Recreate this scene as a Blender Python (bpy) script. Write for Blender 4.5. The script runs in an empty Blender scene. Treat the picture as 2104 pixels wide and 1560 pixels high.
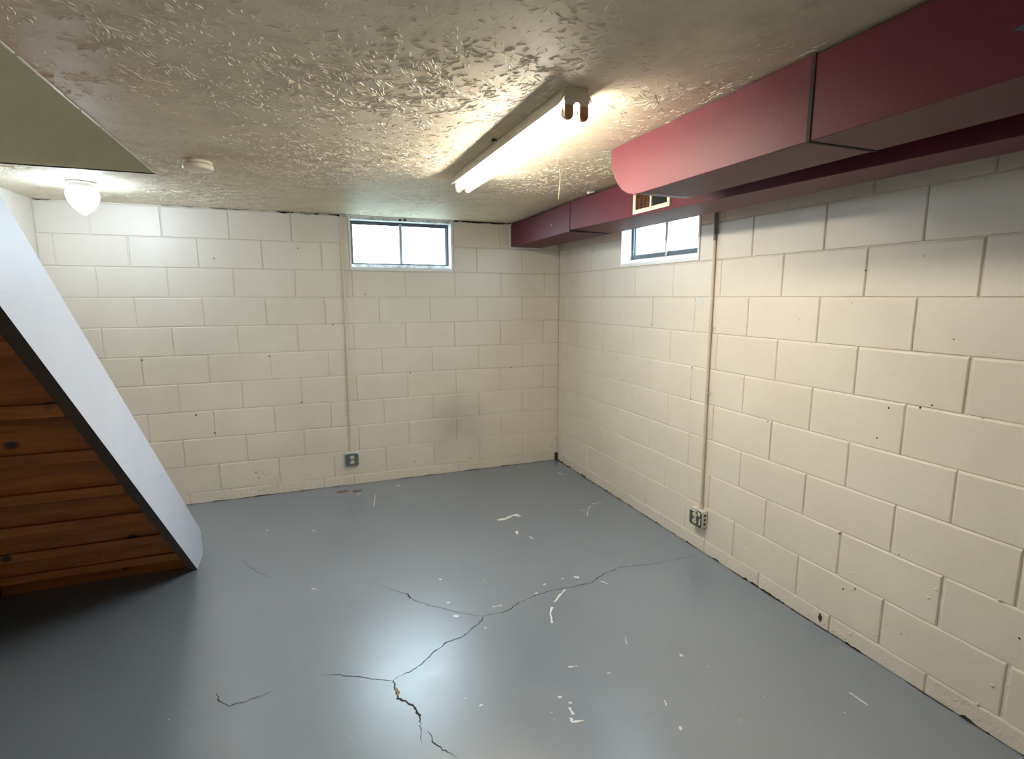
import bpy, bmesh, math, random
from mathutils import Vector, Matrix, noise
random.seed(7)
scene = bpy.context.scene
COL = scene.collection
PI = math.pi

# ---------------------------------------------------------------- camera
cam_d = bpy.data.cameras.new('camera')
cam = bpy.data.objects.new('camera', cam_d); COL.objects.link(cam)
cam_d.sensor_fit = 'HORIZONTAL'; cam_d.sensor_width = 36.0
cam_d.lens = 1095.0 / 2104.0 * 36.0
cam_d.clip_start = 0.02
RIGHT = Vector((0.931438670, -0.363897458, -0.000801790)); DOWN = Vector((-0.056612726, -0.142729770, -0.988141291)); FWD = Vector((0.359467666, 0.920438402, -0.153545255))
m = Matrix.Identity(4)
for i in range(3):
    m[i][0] = RIGHT[i]; m[i][1] = -DOWN[i]; m[i][2] = -FWD[i]
m[0][3], m[1][3], m[2][3] = -2.14395, -4.33264, 1.50574
cam.matrix_world = m
scene.camera = cam

# ---------------------------------------------------------------- world, exposure, light levels
TUBE_STRENGTH = 25.0
BULB_STRENGTH = 122.0
SKY_STRENGTH = 9.5
world = bpy.data.worlds.new('world'); scene.world = world; world.use_nodes = True
bg = world.node_tree.nodes['Background']
bg.inputs[0].default_value = (0.74, 0.89, 1.0, 1); bg.inputs[1].default_value = SKY_STRENGTH
up = bpy.data.lights.new('upstairs_light', 'AREA'); up.energy = 7.0; up.size = .5; up.color = (1.0, .96, .82)
upo = bpy.data.objects.new('upstairs_light', up); COL.objects.link(upo); upo.location = (-3.2, -2.9, 4.4)
bk = bpy.data.lights.new('rear_fill_light', 'POINT'); bk.energy = 3.0; bk.shadow_soft_size = .05; bk.color = (1.0, .86, .66)  # unseen stand-in for light from behind the camera, no fixture
bko = bpy.data.objects.new('rear_fill_light', bk); COL.objects.link(bko); bko.location = (-3.0, -5.4, 1.95)
# sampling portals in the two window openings (they emit nothing, they only steer the sky light)
for (loc, rx, rz) in (((-1.3775, .12, 1.905), PI/2, 0), ((.12, -1.395, 1.905), PI/2, -PI/2)):
    pl = bpy.data.lights.new('sky_portal', 'AREA'); pl.shape = 'RECTANGLE'; pl.size = .80; pl.size_y = .40
    po = bpy.data.objects.new('sky_portal', pl); COL.objects.link(po); po.location = loc
    pl.cycles.is_portal = True
    inward = Vector((0, -1, 0)) if loc[0] < 0 else Vector((-1, 0, 0))
    po.rotation_euler = inward.to_track_quat('-Z', 'Z').to_euler()
scene.view_settings.view_transform = 'Standard'
scene.view_settings.look = 'None'
scene.view_settings.exposure = 1.77
scene.view_settings.gamma = 1.0
scene.view_settings.use_curve_mapping = False
scene.cycles.max_bounces = 10
scene.cycles.diffuse_bounces = 6
scene.cycles.transparent_max_bounces = 12
scene.cycles.use_denoising = True
scene.cycles.sample_clamp_indirect = 6.0
scene.cycles.caustics_reflective = False
scene.cycles.caustics_refractive = False

ZC = 2.118          # ceiling
XL = -3.69          # left wall
YF = -6.8           # wall behind the camera

# ---------------------------------------------------------------- materials
class NT:
    def __init__(s, name):
        s.m = bpy.data.materials.new(name); s.m.use_nodes = True
        s.t = s.m.node_tree; s.b = s.t.nodes['Principled BSDF']
    def n(s, kind, **kw):
        nd = s.t.nodes.new(kind)
        for k, v in kw.items(): setattr(nd, k, v)
        return nd
    def l(s, a, b): s.t.links.new(a, b)
    def pos(s):
        return s.n('ShaderNodeNewGeometry').outputs['Position']
    def noise(s, scale, detail=3, rough=.5, vec=None, dist=0):
        nd = s.n('ShaderNodeTexNoise'); nd.inputs['Scale'].default_value = scale
        nd.inputs['Detail'].default_value = detail; nd.inputs['Roughness'].default_value = rough
        nd.inputs['Distortion'].default_value = dist
        s.l(vec if vec is not None else s.pos(), nd.inputs['Vector']); return nd.outputs['Fac']
    def ramp(s, fac, pts):
        r = s.n('ShaderNodeValToRGB'); e = r.color_ramp.elements
        while len(e) < len(pts): e.new(.5)
        for i, (p, c) in enumerate(pts):
            e[i].position = p; e[i].color = (*c, 1) if len(c) == 3 else c
        s.l(fac, r.inputs[0]); return r.outputs[0]
    def math(s, op, a, b=None, c=None):
        nd = s.n('ShaderNodeMath', operation=op)
        for i, v in enumerate((a, b, c)):
            if v is None: continue
            if isinstance(v, (int, float)): nd.inputs[i].default_value = v
            else: s.l(v, nd.inputs[i])
        return nd.outputs[0]
    def mix(s, fac, a, b, blend='MIX'):
        nd = s.n('ShaderNodeMix', data_type='RGBA', blend_type=blend)
        for sock, v in ((nd.inputs[0], fac), (nd.inputs[6], a), (nd.inputs[7], b)):
            if isinstance(v, (int, float)): sock.default_value = v
            elif isinstance(v, tuple): sock.default_value = (*v, 1)
            else: s.l(v, sock)
        return nd.outputs[2]
    def bump(s, h, strength=.5, dist=.002, prev=None):
        nd = s.n('ShaderNodeBump'); nd.inputs['Strength'].default_value = strength
        nd.inputs['Distance'].default_value = dist; s.l(h, nd.inputs['Height'])
        if prev is not None: s.l(prev, nd.inputs['Normal'])
        return nd.outputs[0]
    def scaled(s, sc):
        nd = s.n('ShaderNodeMapping'); nd.inputs['Scale'].default_value = sc
        s.l(s.pos(), nd.inputs['Vector']); return nd.outputs[0]
    def out(s, color=None, rough=.5, normal=None, **kw):
        for key, v in (('Base Color', color), ('Roughness', rough), ('Normal', normal)):
            if v is None: continue
            sock = s.b.inputs[key]
            if isinstance(v, (int, float)): sock.default_value = v
            elif isinstance(v, tuple): sock.default_value = (*v, 1)
            else: s.l(v, sock)
        for k, v in kw.items():
            sock = s.b.inputs[k.replace('_', ' ')]
            sock.default_value = (*v, 1) if isinstance(v, tuple) else v
        return s.m

def flat(name, c, rough=.5, bump=0, bscale=60, var=0.0, **kw):
    t = NT(name); col = c; nrm = None
    if var:
        f = t.noise(9, 4, .6)
        col = t.ramp(f, [(.3, tuple(x * (1 - var) for x in c)), (.7, tuple(min(1, x * (1 + var)) for x in c))])
    if bump: nrm = t.bump(t.noise(bscale, 4, .6), bump, .002)
    return t.out(col, rough, nrm, **kw)

def wall_paint():
    t = NT('cream_block_paint')
    f = t.noise(2.2, 4, .6); g = t.noise(38, 3, .7)
    col = t.ramp(f, [(.30, (.725, .672, .590)), (.70, (.785, .740, .665))])
    col = t.mix(t.math('MULTIPLY', g, .10), col, (.56, .49, .39))
    # grey soot mark low on the back wall
    P = t.pos()
    d1 = t.n('ShaderNodeVectorMath', operation='DISTANCE'); t.l(P, d1.inputs[0]); d1.inputs[1].default_value = (-.98, 0, .44)
    ds = t.math('ADD', d1.outputs['Value'], t.math('MULTIPLY', t.math('SUBTRACT', t.noise(6, 3), .5), .32))
    st = t.ramp(ds, [(.0, (1, 1, 1)), (.34, (0, 0, 0))])
    col = t.mix(t.math('MULTIPLY', st, .48), col, (.30, .30, .30))
    # thin lumpy wash on the bottom part course
    sep = t.n('ShaderNodeSeparateXYZ'); t.l(P, sep.inputs[0])
    low = t.math('LESS_THAN', sep.outputs[2], .082)
    lump = t.noise(26, 5, .65)
    n1 = t.bump(t.noise(150, 3, .6), .34, .0014)
    n2 = t.bump(t.noise(22, 3, .5), .16, .004, n1)
    n3 = t.n('ShaderNodeBump'); n3.inputs['Distance'].default_value = .006
    t.l(t.math('MULTIPLY', low, .9), n3.inputs['Strength']); t.l(lump, n3.inputs['Height']); t.l(n2, n3.inputs['Normal'])
    vor = t.n('ShaderNodeTexVoronoi'); vor.inputs['Scale'].default_value = 14; t.l(P, vor.inputs['Vector'])
    bl = t.math('SMOOTH_MIN', vor.outputs['Distance'], .10, .05)
    n4 = t.bump(bl, .12, -.01, n3.outputs[0])
    return t.out(col, .42, n4)

def ceiling_paint():
    t = NT('textured_ceiling_paint')
    f = t.noise(1.3, 5, .65); g = t.noise(7, 5, .7, dist=.6); h = t.noise(50, 3, .6)
    col = t.ramp(f, [(.32, (.62, .52, .375)), (.68, (.77, .685, .53))])
    col = t.mix(t.ramp(g, [(.50, (0, 0, 0)), (.74, (.45, .45, .45))]), col, (.36, .28, .19))
    col = t.mix(t.ramp(t.noise(3.1, 4, .7), [(.55, (0, 0, 0)), (.75, (.35, .35, .35))]), col, (.33, .34, .25))
    n1 = t.bump(t.noise(34, 4, .62, dist=1.2), .40, .0022)
    n2 = t.bump(h, .2, .0012, n1)
    return t.out(col, .55, n2)

def floor_paint():
    t = NT('grey_floor_paint')
    f = t.noise(1.6, 4, .55); g = t.noise(12, 5, .7)
    col = t.ramp(f, [(.3, (.155, .200, .262)), (.7, (.178, .228, .295))])
    col = t.mix(t.ramp(g, [(.60, (0, 0, 0)), (.80, (.12, .12, .12))]), col, (.11, .135, .16))
    n1 = t.bump(t.noise(5.5, 3, .5), .12, .010)
    n2 = t.bump(t.noise(85, 3, .6), .05, .0015, n1)
    n3 = t.bump(t.noise(20, 3, .5, vec=t.scaled((1, .45, 1)), dist=1.0), .03, .004, n2)
    r = t.ramp(t.noise(7, 4, .6), [(.3, (.290, .290, .290)), (.75, (.335, .335, .335))])
    return t.out(col, r, n3, Specular_IOR_Level=1.0, IOR=1.85)

def pine(name, a, b, knot):
    t = NT(name)
    v = t.scaled((1.4, 16, 16))
    f = t.noise(1.7, 5, .65, vec=v, dist=.6)
    col = t.ramp(f, [(.3, a), (.7, b)])
    vor = t.n('ShaderNodeTexVoronoi'); vor.inputs['Scale'].default_value = 1.25
    t.l(t.scaled((5.0, 7.5, 7.5)), vor.inputs['Vector'])
    k = t.ramp(vor.outputs['Distance'], [(.10, (1, 1, 1)), (.17, (0, 0, 0))])
    col = t.mix(k, col, knot)
    return t.out(col, .62, t.bump(f, .2, .002))

def duct_paint():
    t = NT('maroon_duct_paint')
    f = t.noise(2.5, 4, .6)
    col = t.ramp(f, [(.3, (.098, .017, .027)), (.7, (.120, .022, .034))])
    v = t.ramp(t.noise(120, 2, .5), [(.72, (0, 0, 0)), (.76, (.5, .5, .5))])
    col = t.mix(t.math('MULTIPLY', v, .25), col, (.5, .3, .3))
    return t.out(col, .52, t.bump(t.noise(5, 3, .5), .12, .01), Specular_IOR_Level=.19)

def emis(name, c, s):
    t = NT(name); return t.out((.9, .9, .9), .4, None, Emission_Color=c, Emission_Strength=s)

def stringer_paint():
    t = NT('pale_stringer_paint')
    f = t.noise(3, 4, .6)
    col = t.ramp(f, [(.3, (.52, .585, .73)), (.7, (.57, .64, .78))])
    g = t.noise(24, 2, .4, dist=.5)
    col = t.mix(t.ramp(g, [(.735, (0, 0, 0)), (.765, (.75, .75, .75))]), col, (.22, .20, .20))
    return t.out(col, .42, t.bump(t.noise(60, 3, .6), .12, .002))

def dirty_white():
    t = NT('dirty_white_trim')
    f = t.noise(16, 5, .7)
    col = t.ramp(f, [(.36, (.36, .35, .33)), (.56, (.72, .75, .76))])
    return t.out(col, .5, t.bump(f, .2, .003))

def glass():
    t = NT('window_glass')
    tr = t.n('ShaderNodeBsdfTransparent'); tr.inputs[0].default_value = (.93, .97, .98, 1)
    gl = t.n('ShaderNodeBsdfGlossy'); gl.inputs['Roughness'].default_value = .03
    mx = t.n('ShaderNodeMixShader'); mx.inputs[0].default_value = .05
    t.l(tr.outputs[0], mx.inputs[1]); t.l(gl.outputs[0], mx.inputs[2])
    o = [n for n in t.t.nodes if n.type == 'OUTPUT_MATERIAL'][0]
    t.l(mx.outputs[0], o.inputs[0]); return t.m

def bulb_glass():
    t = NT('ribbed_shade_glass')
    tr = t.n('ShaderNodeBsdfTransparent'); tr.inputs[0].default_value = (.84, .91, 1, 1)
    gl = t.n('ShaderNodeBsdfGlossy'); gl.inputs['Roughness'].default_value = .12
    em = t.n('ShaderNodeBsdfTranslucent'); em.inputs[0].default_value = (.8, .9, 1, 1)
    m1 = t.n('ShaderNodeMixShader'); m1.inputs[0].default_value = .10
    m2 = t.n('ShaderNodeMixShader'); m2.inputs[0].default_value = .14
    t.l(tr.outputs[0], m1.inputs[1]); t.l(gl.outputs[0], m1.inputs[2])
    t.l(m1.outputs[0], m2.inputs[1]); t.l(em.outputs[0], m2.inputs[2])
    o = [n for n in t.t.nodes if n.type == 'OUTPUT_MATERIAL'][0]
    t.l(m2.outputs[0], o.inputs[0]); return t.m

M = dict(
    wall=wall_paint(), mortar=flat('cream_mortar_paint', (.72, .66, .56), .55, .5, 90, .06),
    ceiling=ceiling_paint(), stroke=flat('highlit_ridge_paint', (.80, .73, .60), .45, .1, 90, .08),  # ridges coloured lighter than the ceiling to paint in their lit highlights
    floor=floor_paint(), drywall=flat('olive_grey_drywall_paint', (.34, .345, .27), .6, .1, 80, .05),
    white=flat('white_enamel', (.80, .82, .82), .4, .1, 50, .03), dirty=dirty_white(),
    steel=flat('dark_window_steel', (.055, .068, .085), .45, .2, 80, .2),
    muntin=flat('grey_muntin_paint', (.34, .38, .43), .4),
    glass=glass(), duct=duct_paint(), dark=flat('black_gap_shade', (.012, .014, .014), .9),  # black colour stands in for shade in gaps and the register
    cream_metal=flat('cream_register_enamel', (.74, .66, .52), .35),
    seam=flat('dark_maroon_seam', (.012, .006, .007), .8),
    pine=pine('raw_pine', (.17, .055, .010), (.40, .140, .026), (.025, .014, .010)),
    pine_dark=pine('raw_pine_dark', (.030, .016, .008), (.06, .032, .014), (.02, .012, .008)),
    stringer=stringer_paint(),
    housing=flat('aged_white_fixture_enamel', (.60, .575, .48), .35, .05),
    tube=emis('lit_tube', (1.0, .91, .76), TUBE_STRENGTH),
    amber=flat('amber_lampholder_plastic', (.42, .22, .09), .3), metal=flat('brushed_cap_metal', (.6, .6, .58), .3, Metallic=.9),
    bulb=emis('lit_bulb', (.80, .92, 1.0), BULB_STRENGTH), shade=bulb_glass(),
    canopy=flat('ivory_canopy', (.78, .76, .68), .4),
    smoke=flat('aged_ivory_plastic', (.78, .74, .64), .4),
    pipe=flat('painted_conduit_cream', (.66, .60, .49), .4, .15, 40, .08),
    pipe_dark=flat('shaded_conduit_grey', (.20, .20, .18), .5, .2, 40, .2),  # dark grey carries painted shade for the conduit top
    box=flat('painted_box_white', (.66, .64, .58), .45, .5, 90, .14),
    plate=flat('blue_grey_cover_plate', (.105, .135, .160), .35, .15, 60, .12),
    plate2=flat('dark_green_cover_plate', (.060, .085, .080), .35, .15, 60, .15),
    ivory=flat('ivory_receptacle', (.72, .66, .50), .4), slot=flat('black_slot', (.02, .02, .02), .8),
    putty=flat('pale_grey_putty', (.70, .71, .70), .7, .5, 120, .05),
    chip=flat('bare_white_chip', (.78, .80, .80), .7, .3, 120, .08),
    rust=flat('rust_stain', (.19, .125, .10), .7, .2, 80, .3),
    crack=flat('dark_crack', (.030, .028, .026), .9), crack_tan=flat('exposed_concrete', (.30, .22, .14), .9),
    dirt=flat('black_dirt', (.035, .032, .028), .9, .3, 60, .3), string=flat('yellowed_string', (.62, .48, .28), .8),
    soil=flat('dark_soil', (.10, .11, .08), .9, .5, 30, .2),
)

# ---------------------------------------------------------------- mesh helpers
def link(name, verts, faces, mat, parent=None, smooth=False, mats=None, midx=None):
    me = bpy.data.meshes.new(name); me.from_pydata([tuple(v) for v in verts], [], faces)
    for mm in (mats or [mat]): me.materials.append(mm)
    if midx:
        for p, i in zip(me.polygons, midx): p.material_index = i
    if smooth:
        for p in me.polygons: p.use_smooth = True
    me.update()
    o = bpy.data.objects.new(name, me); COL.objects.link(o)
    if parent is not None: o.parent = parent
    return o

class MB:
    def __init__(s): s.v = []; s.f = []; s.mi = []
    def quad(s, a, b, c, d, mi=0):
        n = len(s.v); s.v += [a, b, c, d]; s.f.append((n, n+1, n+2, n+3)); s.mi.append(mi)
    def box(s, x0, x1, y0, y1, z0, z1, mi=0):
        n = len(s.v)
        s.v += [(x0,y0,z0),(x1,y0,z0),(x1,y1,z0),(x0,y1,z0),(x0,y0,z1),(x1,y0,z1),(x1,y1,z1),(x0,y1,z1)]
        for q in ((0,3,2,1),(4,5,6,7),(0,1,5,4),(1,2,6,5),(2,3,7,6),(3,0,4,7)):
            s.f.append(tuple(n+i for i in q)); s.mi.append(mi)
    def prism(s, poly, axis, a, b, mi=0):
        # poly in the two other axes (cyclic order kept), extruded along axis from a to b
        n = len(s.v); k = len(poly)
        def P(p, t):
            if axis == 0: return (t, p[0], p[1])
            if axis == 1: return (p[0], t, p[1])
            return (p[0], p[1], t)
        s.v += [P(p, a) for p in poly] + [P(p, b) for p in poly]
        s.f.append(tuple(n+i for i in range(k))); s.mi.append(mi)
        s.f.append(tuple(n+k+i for i in reversed(range(k)))); s.mi.append(mi)
        for i in range(k):
            j = (i+1) % k; s.f.append((n+j, n+i, n+k+i, n+k+j)); s.mi.append(mi)
    def lathe(s, prof, cx, cy, axis='Z', seg=32, mi=0, origin=0.0):
        n = len(s.v)
        for r, h in prof:
            for i in range(seg):
                a = 2*PI*i/seg; c, d = r*math.cos(a), r*math.sin(a)
                if axis == 'Z': s.v.append((cx+c, cy+d, h))
                elif axis == 'Y': s.v.append((cx+c, h, cy+d))
                else: s.v.append((h, cx+c, cy+d))
        for k in range(len(prof)-1):
            for i in range(seg):
                j = (i+1) % seg
                s.f.append((n+k*seg+i, n+k*seg+j, n+(k+1)*seg+j, n+(k+1)*seg+i)); s.mi.append(mi)
        s.f.append(tuple(n+i for i in reversed(range(seg)))); s.mi.append(mi)
        s.f.append(tuple(n+(len(prof)-1)*seg+i for i in range(seg))); s.mi.append(mi)
    def build(s, name, mat, parent=None, smooth=False, bevel=0, mats=None, fix=True):
        o = link(name, s.v, s.f, mat, parent, smooth, mats, s.mi if mats else None)
        if fix or bevel:
            bm = bmesh.new(); bm.from_mesh(o.data)
            if bevel:
                bmesh.ops.remove_doubles(bm, verts=bm.verts, dist=1e-6)
            bmesh.ops.recalc_face_normals(bm, faces=bm.faces)
            if bevel:
                ed = [e for e in bm.edges if len(e.link_faces) == 2 and e.calc_face_angle(0) > .6]
                bmesh.ops.bevel(bm, geom=ed, offset=bevel, segments=2, profile=.5, affect='EDGES')
            bm.to_mesh(o.data); bm.free()
        if smooth:
            for e in o.data.edges: pass
            try: o.data.set_sharp_from_angle(angle=math.radians(40))
            except Exception: pass
        return o

def tube_path(pts, r, seg=8):
    mb = MB(); rings = []
    P = [Vector(p) for p in pts]
    for i, p in enumerate(P):
        t = (P[min(i+1, len(P)-1)] - P[max(i-1, 0)]).normalized()
        u = t.cross(Vector((0, 0, 1)))
        if u.length < .1: u = t.cross(Vector((1, 0, 0)))
        u.normalize(); w = t.cross(u)
        rr = r[i] if isinstance(r, (list, tuple)) else r
        rings.append([len(mb.v) + k for k in range(seg)])
        for k in range(seg):
            a = 2*PI*k/seg; mb.v.append(tuple(p + u*rr*math.cos(a) + w*rr*math.sin(a)))
    for A, B in zip(rings, rings[1:]):
        for k in range(seg):
            mb.f.append((A[k], A[(k+1) % seg], B[(k+1) % seg], B[k])); mb.mi.append(0)
    mb.f.append(tuple(reversed(rings[0]))); mb.f.append(tuple(rings[-1])); mb.mi += [0, 0]
    return mb

def structure(o, label=None):
    o['kind'] = 'structure'
    if label: o['label'] = label
    return o
def thing(name, loc, label, cat, group=None):
    o = bpy.data.objects.new(name, None); COL.objects.link(o); o.location = loc
    o.empty_display_size = .05
    o['label'] = label; o['category'] = cat
    if group: o['group'] = group
    return o
def adopt(root):
    """children were built in world coordinates: keep them where they are"""
    inv = Matrix.Translation(-Vector(root.location))
    for c in root.children: c.matrix_parent_inverse = inv

def blob(cx, cy, rx, ry, n=11, jit=.28, rot=0):
    out = []
    for i in range(n):
        a = 2*PI*i/n; k = 1 + random.uniform(-jit, jit)
        x, y = rx*k*math.cos(a), ry*k*math.sin(a)
        out.append((cx + x*math.cos(rot) - y*math.sin(rot), cy + x*math.sin(rot) + y*math.cos(rot)))
    return out

# ================================================================ SETTING
# ---- floor
mb = MB(); mb.box(XL-.2, .2, YF-.2, .2, -.15, 0)
floor = structure(mb.build('floor', M['floor']))

# ---- block walls
H = .2032
def block_mesh(name, u0, u1, z0, z1, put, parent, proud):
    """one painted block: face, soft chamfer, sides running back into the joint"""
    # insets of each ring: left, right, bottom, top (the top and side edges are tooled wider)
    rings = [((0, 0, 0, 0), .0105), ((0, 0, 0, 0), .0050), ((.0018, .0018, .0006, .0042), .0020), ((.0050, .0050, .0018, .0095), 0.0)]
    v = []; f = []
    for (il, ir, ib, it), dep in rings:
        for (a, b) in ((u0+il, z0+ib), (u1-ir, z0+ib), (u1-ir, z1-it), (u0+il, z1-it)):
            v.append(put(a, dep - proud, b))
    for k in range(3):
        for i in range(4):
            j = (i+1) % 4; f.append((k*4+i, k*4+j, k*4+4+j, k*4+4+i))
    f.append((12, 13, 14, 15))
    me = bpy.data.meshes.new(name); me.from_pydata(v, [], f); me.materials.append(M['wall'])
    bm = bmesh.new(); bm.from_mesh(me); bmesh.ops.recalc_face_normals(bm, faces=bm.faces)
    top = bm.faces[:]; bm.faces.ensure_lookup_table()
    # outward = towards room
    n_room = Vector(put(0, -1, 0)) - Vector(put(0, 0, 0))
    if bm.faces[12].normal.dot(n_room) < 0: bmesh.ops.reverse_faces(bm, faces=bm.faces)
    bm.to_mesh(me); bm.free()
    o = bpy.data.objects.new(name, me); COL.objects.link(o); o.parent = parent
    return o

def lay_wall(parent, put, offs, par, measured, length, hole, near_wide):
    for c in range(0, 11):
        z0 = 0.0 if c == 0 else .081 + (c-1)*H
        z1 = .081 + c*H if c < 10 else ZC - .006
        first = 1 if (c % 2) == par else 2
        js = [0.0]
        a = first
        while True:
            p = measured.get((c, a), a*H + offs[c])
            if p > length: break
            if p > .05: js.append(p)
            a += 2
        js.append(length)
        for u0, u1 in zip(js, js[1:]):
            segs = [(u0, u1)]
            if z0 > hole[2] - .03:
                segs = []
                if u0 < hole[0] - .01: segs.append((u0, min(u1, hole[0])))
                if u1 > hole[1] + .01: segs.append((max(u0, hole[1]), u1))
            for s0, s1 in segs:
                if s1 - s0 < .02: continue
                wide = near_wide(s0); wide2 = near_wide(s1)
                g0 = wide * random.choice((.25, .5, .9, 1.2)); g1 = wide2 * random.choice((.25, .5, .9, 1.2))
                if s0 == 0: g0 = .0
                gz = random.uniform(.0005, .0012)
                block_mesh('concrete_block', s0+g0, s1-g1, z0+(gz if c else 0), z1-random.uniform(.0004, .0010), put, parent, random.uniform(0, .0012))

def slab_with_hole(put, u_a, u_b, z_a, z_b, hole, d0, d1):
    mb = MB()
    def bx(ua, ub, za, zb):
        if ub - ua < 1e-4 or zb - za < 1e-4: return
        n = len(mb.v)
        for d in (d0, d1):
            for (a, b) in ((ua, za), (ub, za), (ub, zb), (ua, zb)): mb.v.append(put(a, d, b))
        for q in ((0,1,2,3),(7,6,5,4),(0,4,5,1),(1,5,6,2),(2,6,7,3),(3,7,4,0)):
            mb.f.append(tuple(n+i for i in q)); mb.mi.append(0)
    bx(u_a, hole[0], z_a, z_b); bx(hole[1], u_b, z_a, z_b); bx(hole[0], hole[1], z_a, hole[2]); bx(hole[0], hole[1], hole[3], z_b)
    return mb

# back wall: u runs left from the corner
putB = lambda u, d, z: (-u, d, z)
holeB = (.972, 1.783, 1.708, ZC)
wall_back = structure(slab_with_hole(putB, -.2, 3.89, -.15, 2.35, holeB, .0056, .20).build('wall_back', M['mortar']))
offB = {0:-.060,1:-.058,2:-.05,3:-.053,4:-.05,5:-.054,6:-.049,7:-.048,8:-.056,9:-.047,10:-.05}
measB = {(1,2):.350,(1,4):.757,(1,12):2.377,(1,14):2.784,(2,9):1.777,(4,1):.148,(0,11):2.06,(0,9):1.83,(0,13):2.40}
lay_wall(wall_back, putB, offB, 0, measB, 3.69, holeB, lambda u: .0022 + .0008*min(u, 3))

# right wall: u runs towards the camera from the corner
putR = lambda u, d, z: (d, -u, z)
holeR = (.984, 1.806, 1.712, ZC)
wall_right = structure(slab_with_hole(putR, -.2, -YF+.2, -.15, 2.35, holeR, .0056, .20).build('wall_right', M['mortar']))
offR = {0:-.055,1:-.035,2:-.042,3:-.030,4:-.042,5:-.038,6:-.046,7:-.040,8:-.045,9:-.042,10:-.045}
measR = {(1,11):2.195,(3,3):.571,(3,11):2.210,(0,4):.77,(0,16):3.194,(0,12):2.385,(1,17):3.43}
lay_wall(wall_right, putR, offR, 1, measR, 5.1, holeR, lambda u: .0016 + .0024*max(0, min(u-1.2, 2.2))/2.2*1.5)
mb = MB(); mb.box(.0, .012, YF, -5.104, 0, ZC-.004); mb.build('block_face', M['wall'], wall_right)

# left wall, wall behind the camera
mb = MB(); mb.box(XL-.2, XL, YF-.2, 0.0, -.15, 4.5)
wall_left = structure(mb.build('wall_left', M['wall']))
mb = MB(); mb.box(XL, 0.0, YF-.2, YF, -.15, 2.35)
wall_front = structure(mb.build('wall_front', M['wall']))

# ---- ceiling with the stairwell opening
OX, OY0, OY1 = -2.790, -3.78, -1.058
mb = MB()
mb.box(OX, .0055, YF, 0.0055, ZC, 2.35)
mb.box(XL, OX, OY1+.012, 0.0055, ZC, 2.35)
mb.box(XL, OX, YF, OY0, ZC, 2.35)
ceiling = structure(mb.build('ceiling', M['ceiling']))
# shaft above the stairs
mb = MB()
mb.box(XL, OX, OY1, OY1+.012, ZC-.001, 4.5); w1 = structure(mb.build('trim_1', M['drywall'], None), 'olive grey drywall face of stairwell opening')
mb = MB(); mb.box(OX-.0, OX+.02, OY0, OY1+.012, 2.35, 4.5); mb.box(XL, OX+.02, OY0-.02, OY0, 2.35, 4.5); mb.box(XL-.1, OX+.1, OY0-.1, OY1+.1, 4.5, 4.6)
structure(mb.build('wall_stairwell', M['drywall']))
# chipped bead along the opening edges
mb = MB(); y = OY0
while y < OY1:
    L = random.uniform(.05, .22); w = random.uniform(.0015, .005)
    mb.box(OX-.001, OX+w, y, min(y+L, OY1), ZC-.0022, ZC+.01); y += L + random.choice((0, 0, .02))
x = XL
while x < OX:
    L = random.uniform(.06, .3); w = random.uniform(.003, .006)
    mb.box(x, min(x+L, OX), OY1, OY1+w, ZC-.002, ZC+.004); x += L
mb.build('corner_bead', M['white'], ceiling)

# crow's-foot ridges in the ceiling plaster
sv, sf = [], []
def ridge(x, y, a, L, w, h, curl):
    n = 5; base = len(sv)
    px, py = x, y; dirn = a
    for i in range(n):
        t = i/(n-1); k = math.sin(PI*(.12+.80*t))
        nx, ny = -math.sin(dirn), math.cos(dirn)
        sv.append((px+nx*w*k, py+ny*w*k, ZC+.0006)); sv.append((px, py, ZC-h*k)); sv.append((px-nx*w*k, py-ny*w*k, ZC+.0006))
        px += math.cos(dirn)*L/(n-1); py += math.sin(dirn)*L/(n-1); dirn += curl/(n-1)
    for i in range(n-1):
        b = base+i*3
        sf.append((b, b+1, b+4, b+3)); sf.append((b+1, b+2, b+5, b+4))
smooth_zones = [(-2.70, -2.55, .16), (-2.70, -2.12, .13), (-1.44, -2.25, .09), (-1.42, -1.9, .07)]
def texdens(x, y):
    d = .62 + .9*(noise.noise(Vector((x*1.7+3.1, y*1.7, 0.4))))
    d += .30*noise.noise(Vector((x*5, y*5, 2.0)))
    for zx, zy, zr in smooth_zones:
        if (x-zx)**2+(y-zy)**2 < zr*zr: d -= .8
    if x > -1.28: d -= .38
    if y < -3.3: d -= .15
    if y > -.9: d -= .12
    return max(0.05, min(1, d))
gy = -4.25
while gy < -.03:
    gx = -3.66
    while gx < -.42:
        cx, cy = gx+random.uniform(-.045, .045), gy+random.uniform(-.045, .045)
        d = texdens(cx, cy); R = random.uniform(.055, .085); a0 = random.uniform(0, 2*PI)
        for k in range(int(48*d)):
            a = a0 + random.uniform(-1, 1)*PI*.92
            r = random.uniform(.006, R)
            x, y = cx+r*math.cos(a), cy+r*math.sin(a)
            if x < OX+.012 and OY0-.01 < y < OY1+.012: continue
            if x < XL+.02 or y > -.02: continue
            ridge(x, y, a+random.gauss(0, .30), random.uniform(.009, .032)*(.7+.5*d), random.uniform(.0013, .0029), random.uniform(.0008, .0021)*(.6+.6*d)*(.8 if x > -1.3 else 1), random.gauss(0, .8))
        gx += .098
    gy += .098
st = link('plaster_ridges', sv, sf, M['stroke'], ceiling)
st['kind'] = 'stuff'

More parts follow.
